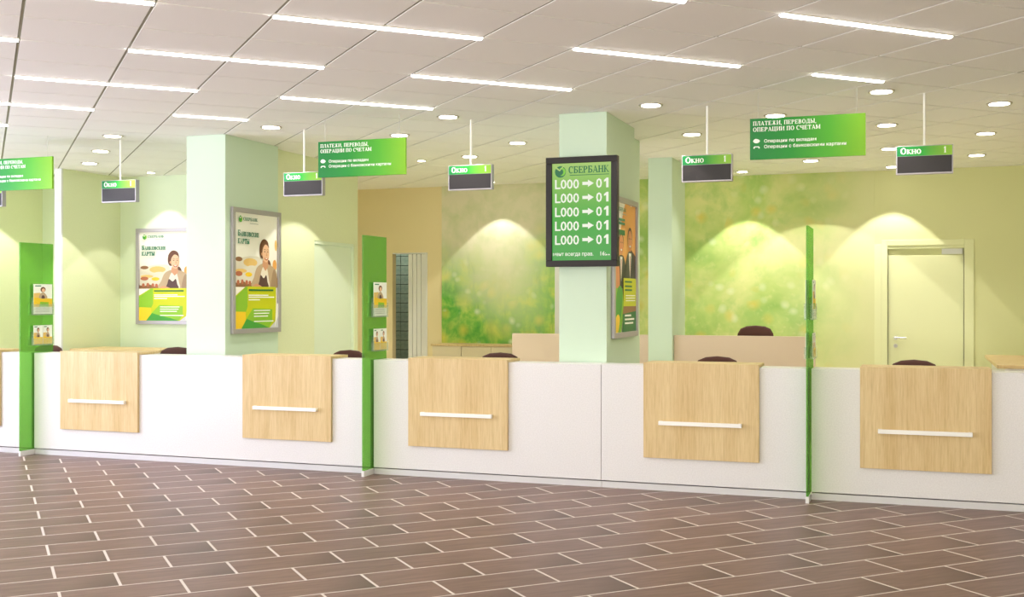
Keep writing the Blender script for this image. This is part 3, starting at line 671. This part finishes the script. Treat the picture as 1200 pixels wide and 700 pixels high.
def make_chair(top=1.10):
    r = empty('office_chair', (0,0,0)); dz = top-1.10      # faces -y (towards the counter), backrest at y=0
    ol = [(-.19,.62),(-.215,.75),(-.225,.90),(-.215,1.0),(-.18,1.06),(-.11,1.09),(0,1.10),(.11,1.09),(.18,1.06),(.215,1.0),(.225,.90),(.215,.75),(.19,.62),(.1,.59),(0,.585),(-.1,.59)]
    ol = [(x, z+dz) for x, z in ol]
    b = shell(ol, lambda x, z: -.35*x*x-.03*(1.1-z)+.06, .03).build('backrest', M_brown, r, smooth=True)
    so = [(-.22,-.48),(-.235,-.3),(-.22,-.08),(-.12,-.04),(.12,-.04),(.22,-.08),(.235,-.3),(.22,-.48),(.1,-.52),(-.1,-.52)]
    s_ = shell(so, lambda x, z: 0, .04); s_.v = [(x, z, y+.48+dz) for x, y, z in s_.v]; s_.f = [f[::-1] for f in s_.f]
    s_.build('seat', M_brown, r, smooth=True)
    MB().box((-.03,.01,.45+dz),(.03,.03,.75+dz)).box((-.03,-.2,.43+dz),(.03,.03,.45+dz)).build('back_bracket', M_dark, r, bevel=.004)
    MB().tube((0,-.26,.1),(0,-.26,.44+dz),.025,12).build('gas_lift', M_dark, r)
    b = MB()
    for k in range(5):
        a = 2*math.pi*k/5+.3; b.tube((0,-.26,.10),(.27*math.cos(a),-.26+.27*math.sin(a),.065),.022,8,r2=.014)
    b.build('star_base', M_dark, r)
    for k in range(5):
        a = 2*math.pi*k/5+.3; cx, cy = .27*math.cos(a), -.26+.27*math.sin(a)
        MB().tube((cx-.02,cy,.028),(cx+.02,cy,.028),.028,12).build('caster', M_dark, r)
    return r
ch0 = make_chair()
spots = [(-9.718,10.68,'behind the counter that ends at the alcove pylon'), (-7.90,10.68,'in front of the mint wall with the framed poster'), (-5.72,10.68,'in front of the pale flush door'),
         (-3.99,10.68,'before the low cabinets under the meadow mural'), (-1.788,10.68,'behind the counter in front of the pinkish screen'), (-.027,10.68,'in front of the olive office door')]
for k, (x, y, q) in enumerate(spots):
    o = ch0 if k == 0 else copy_tree(ch0); o.location = (x, y, 0); o.rotation_euler = (0,0,(.0,.1,-.08,.05,0,0)[k]); tag(o, 'brown upholstered office chair '+q, 'chair', 'brown chairs behind the counters')
o = make_chair(1.317); o.location = (-1.875, 14.02, 0); o.rotation_euler = (0,0,math.pi*0); tag(o, 'tall brown office chair behind the pinkish screen before the blossom mural', 'chair', 'brown chairs behind the counters')

# ------------------------------------------------------------------ back office furniture
r = empty('desk_screen', (-2.95, 13.33, 0)); tag(r, 'low pinkish fabric screen running behind the slim column', 'screen')
MB().box((-1.84,-.02,.06),(-.09,.02,1.212)).build('fabric_panel', M_screen, r, bevel=.004)
MB().box((.215,-.02,.06),(1.85,.02,1.212)).build('fabric_panel', M_screen, r, bevel=.004)
for x in (-1.78,-.2,.32,1.79): MB().box((x-.03,-.12,0),(x+.03,.12,.06)).build('foot', M_steel, r)
r = empty('low_cabinet', (-6.70, 15.15, 0)); tag(r, 'long low cabinet with wood top under the meadow mural', 'cabinet')
MB().box((0,.02,0),(1.84,.385,.955)).build('body', M_cab, r)
MB().box((-.02,-.012,.956),(1.86,.385,.986)).build('top', M_wood, r, bevel=.003)
for k in range(4):
    x = -.0+k*.463
    dr = MB().box((x+.003,0,.06),(x+.458,.018,.95)).build('door', M_cab, r, bevel=.002)
    MB().box((x+.40,-.02,.55),(x+.415,0,.70)).build('handle', M_steel, dr)
# tall service desks behind the counters
r = empty('side_desk', (.735, 11.95, 0)); tag(r, 'tall side desk with wood top in front of the office wall', 'desk')
MB().box((0,0,.965),(1.3,2.12,1.0)).build('top', M_wood, r, bevel=.003)
MB().box((.07,.03,.0),(1.25,2.08,.963)).build('body', M_white, r)
r = empty('alcove_desk', (-10.35, 11.9, 0)); tag(r, 'wood topped desk standing in the mint alcove', 'desk')
MB().box((0.0,-.1,.968),(1.4,.55,1.0)).build('top', M_wood, r, bevel=.003)
MB().box((.05,0,0),(1.35,.52,.967)).build('body', M_white, r)

# ------------------------------------------------------------------ ceiling lamps
LW = .026
def linear(u, v, nseg, label):
    x, y = un(u, v); r = empty('linear_lamp', (x, y, CZ), math.pi/4); tag(r, label, 'lamp', 'recessed linear ceiling lamps')
    MB().box((0,-LW-.004,-.006),(nseg*CV,LW+.004,.006)).build('housing', M_bar, r)
    for k in range(nseg):
        q = MB()
        for xx_ in (k*CV+.006, (k+1)*CV-.006): q.v += [(xx_, LW*math.cos(math.pi*i/8), -.004-LW*.55*math.sin(math.pi*i/8)) for i in range(9)]
        q.f = [(i+1, i, i+9, i+10) for i in range(8)]+[tuple(range(9)), tuple(range(17,8,-1))]; q.m = [0]*10
        q.build('diffuser', M_lamp, r)
LL = {(1,3): 'short one-part linear ceiling lamp touching the row end at the poster column', (2,0): 'short one-part linear ceiling lamp over the counter before the office door',
 (1,2): 'two-part linear lamp in the row next to the counters, before the doorway sign', (1,1): 'two-part linear lamp in the row next to the counters, before the meadow mural',
 (1,0): 'two-part linear lamp in the row next to the counters, before the display column', (1,-1): 'two-part linear lamp in the row next to the counters, before the blossom mural sign',
 (0,2): 'two-part linear lamp in the second row from the counters, before the mint alcove', (0,1): 'two-part linear lamp in the second row from the counters, before the poster column',
 (0,0): 'two-part linear lamp in the second row from the counters, before the doorway pylon', (0,3): 'two-part linear lamp in the second row from the counters, before the alcove divider'}
def v_row(u, n): return 1.56-(u-6.64)/1.3125*.668+2.025*n
for n_ in range(-3, 5):
    for k in range(-5, 5):
        u = 6.64+1.3175*k; v = v_row(u, n_); x, y = un(u, v+.67)
        nseg = 2
        if n_ == 1 and k == 3: nseg = 1                       # shortened beside the poster column
        if n_ == 2 and k == 0: nseg = 1
        xe, ye = un(u, v+nseg*CV)
        if ye > 9.3 or not (-12 < x < 4) or y < -2: continue
        if n_ >= 2 and not (n_ == 2 and k == 0): continue
        linear(u, v, nseg, LL.get((n_, k), 'two-part linear ceiling lamp over the entrance half of the hall'))

def spot(loc, e, size, blend, tilt=(0,0,0)):
    l = bpy.data.lights.new('downlight_beam', 'SPOT'); l.energy = e; l.spot_size = math.radians(size); l.spot_blend = blend; l.color = WARM; l.shadow_soft_size = .03
    o = bpy.data.objects.new('downlight_beam', l); o.location = loc; o.rotation_euler = tilt; COL.objects.link(o); return o
dm1 = MB().tube((0,0,0),(0,0,-.008),.105,28); dm2 = MB().tube((0,0,-.0085),(0,0,-.012),.082,24)
ringm = dm1.mesh('trim_ring', M_ring); lensm = dm2.mesh('lens', M_disc)
dv0 = (.213+.675*1.5, 1.34)
def downlight(x, y, label, s=1.0, wash=0, tilt=None, e=None):
    r = empty('downlight', (x, y, CZ)); tag(r, label, 'downlight', 'round recessed downlights')
    for nm, me in (('trim_ring', ringm), ('lens', lensm)):
        o = bpy.data.objects.new(nm, me); COL.objects.link(o); o.parent = r; o.scale = (s, s, 1)
    spot((x, y, CZ-.03), e or (WASH_E if wash else SPOT_E), wash if wash else 95, .07 if wash else .6, tilt or (0,0,0))
for u, v, q in [(12.25,1.216,'beside the tube of the sign before the mint wall'),(13.55,1.216,'second in the row leading to the alcove divider'),(10.96,2.555,'beside the top of the poster column'),
  (10.93,3.87,'behind the sign before the narrow doorway'),(9.64,3.885,'beside the tube of the sign before the meadow mural'),(12.22,5.2,'behind the tube of the sign before the meadow mural'),
  (10.93,5.21,'between the meadow mural sign and the display column'),(8.31,5.24,'beside the top of the display column'),(9.61,6.55,'beside the tube of the sign at the slim column'),
  (8.3,6.57,'at the top edge of the payments sign before the blossom mural'),(6.97,6.585,'at the end of the short linear lamp'),(6.97,7.91,'over the counter next to the side desk'),
  (8.29,7.9,'next to the payments sign before the blossom mural'),(8.285,9.21,'over the side desk'),(9.593,9.183,'behind the sign that hangs above the office door'),(9.587,10.512,'over the far end of the side desk'),
  (9.6,7.9,'hidden behind the payments sign before the blossom mural'),(10.93,6.56,'hidden behind the display column'),(10.93,7.9,'hidden behind the sign at the slim column'),(12.25,6.55,'hidden behind the queue display')]:
    downlight(*un(u, v), 'round recessed downlight '+q, wash=84 if 'top of the display' in q else 0, e=50 if 'top of the display' in q else None)
WL = 'round recessed wall-washer downlight close to '
downlight(-9.641, 11.341, WL+'the alcove dividing wall', wash=92)
downlight(-9.589, 12.46, WL+'the mint wall with the framed poster', .6, wash=80, e=45)
downlight(-5.926, 11.40, WL+'the partition wall with the pale door', wash=96)
downlight(-5.667, 12.498, 'tiny recessed accent downlight between the partition and the mural', .55)
downlight(-5.75, 15.10, WL+'the meadow mural', .6, wash=84, e=55)
downlight(-2.173, 15.02, WL+'the blossom mural', .8, wash=82)
downlight(-1.218, 14.10, 'tilted recessed downlight aimed at the blossom mural', 1, wash=80, tilt=(math.radians(26),0,0))
downlight(-.304, 15.10, WL+'the olive office door', .8, wash=80)
downlight(-11.1, 11.9, WL+'the far alcove side wall', .8, wash=86)
struct(MB().box((-9.3,17.3,0),(5,17.4,WH)).box((-9.3,YB,0),(-9.2,17.3,WH)).box((-6.3,YB+.12,0),(-6.2,17.3,WH)).build('wall_rear_room', M_beige), 'sand coloured wall of the room behind', 'wall')
downlight(-8.3, 14.3, 'added round downlight that brightens the corridor behind the partition', e=70)  # extra lamp kept out of view to brighten the sand coloured wall
downlight(-7.6, 13.5, 'added round downlight that brightens the corridor before the narrow doorway', e=80)  # second added corridor lamp, placed behind the large sign
downlight(-8.1, 16.6, 'added round downlight that brightens the glazed block wall', e=60)  # lamp added in the unseen room so the blocks are lit
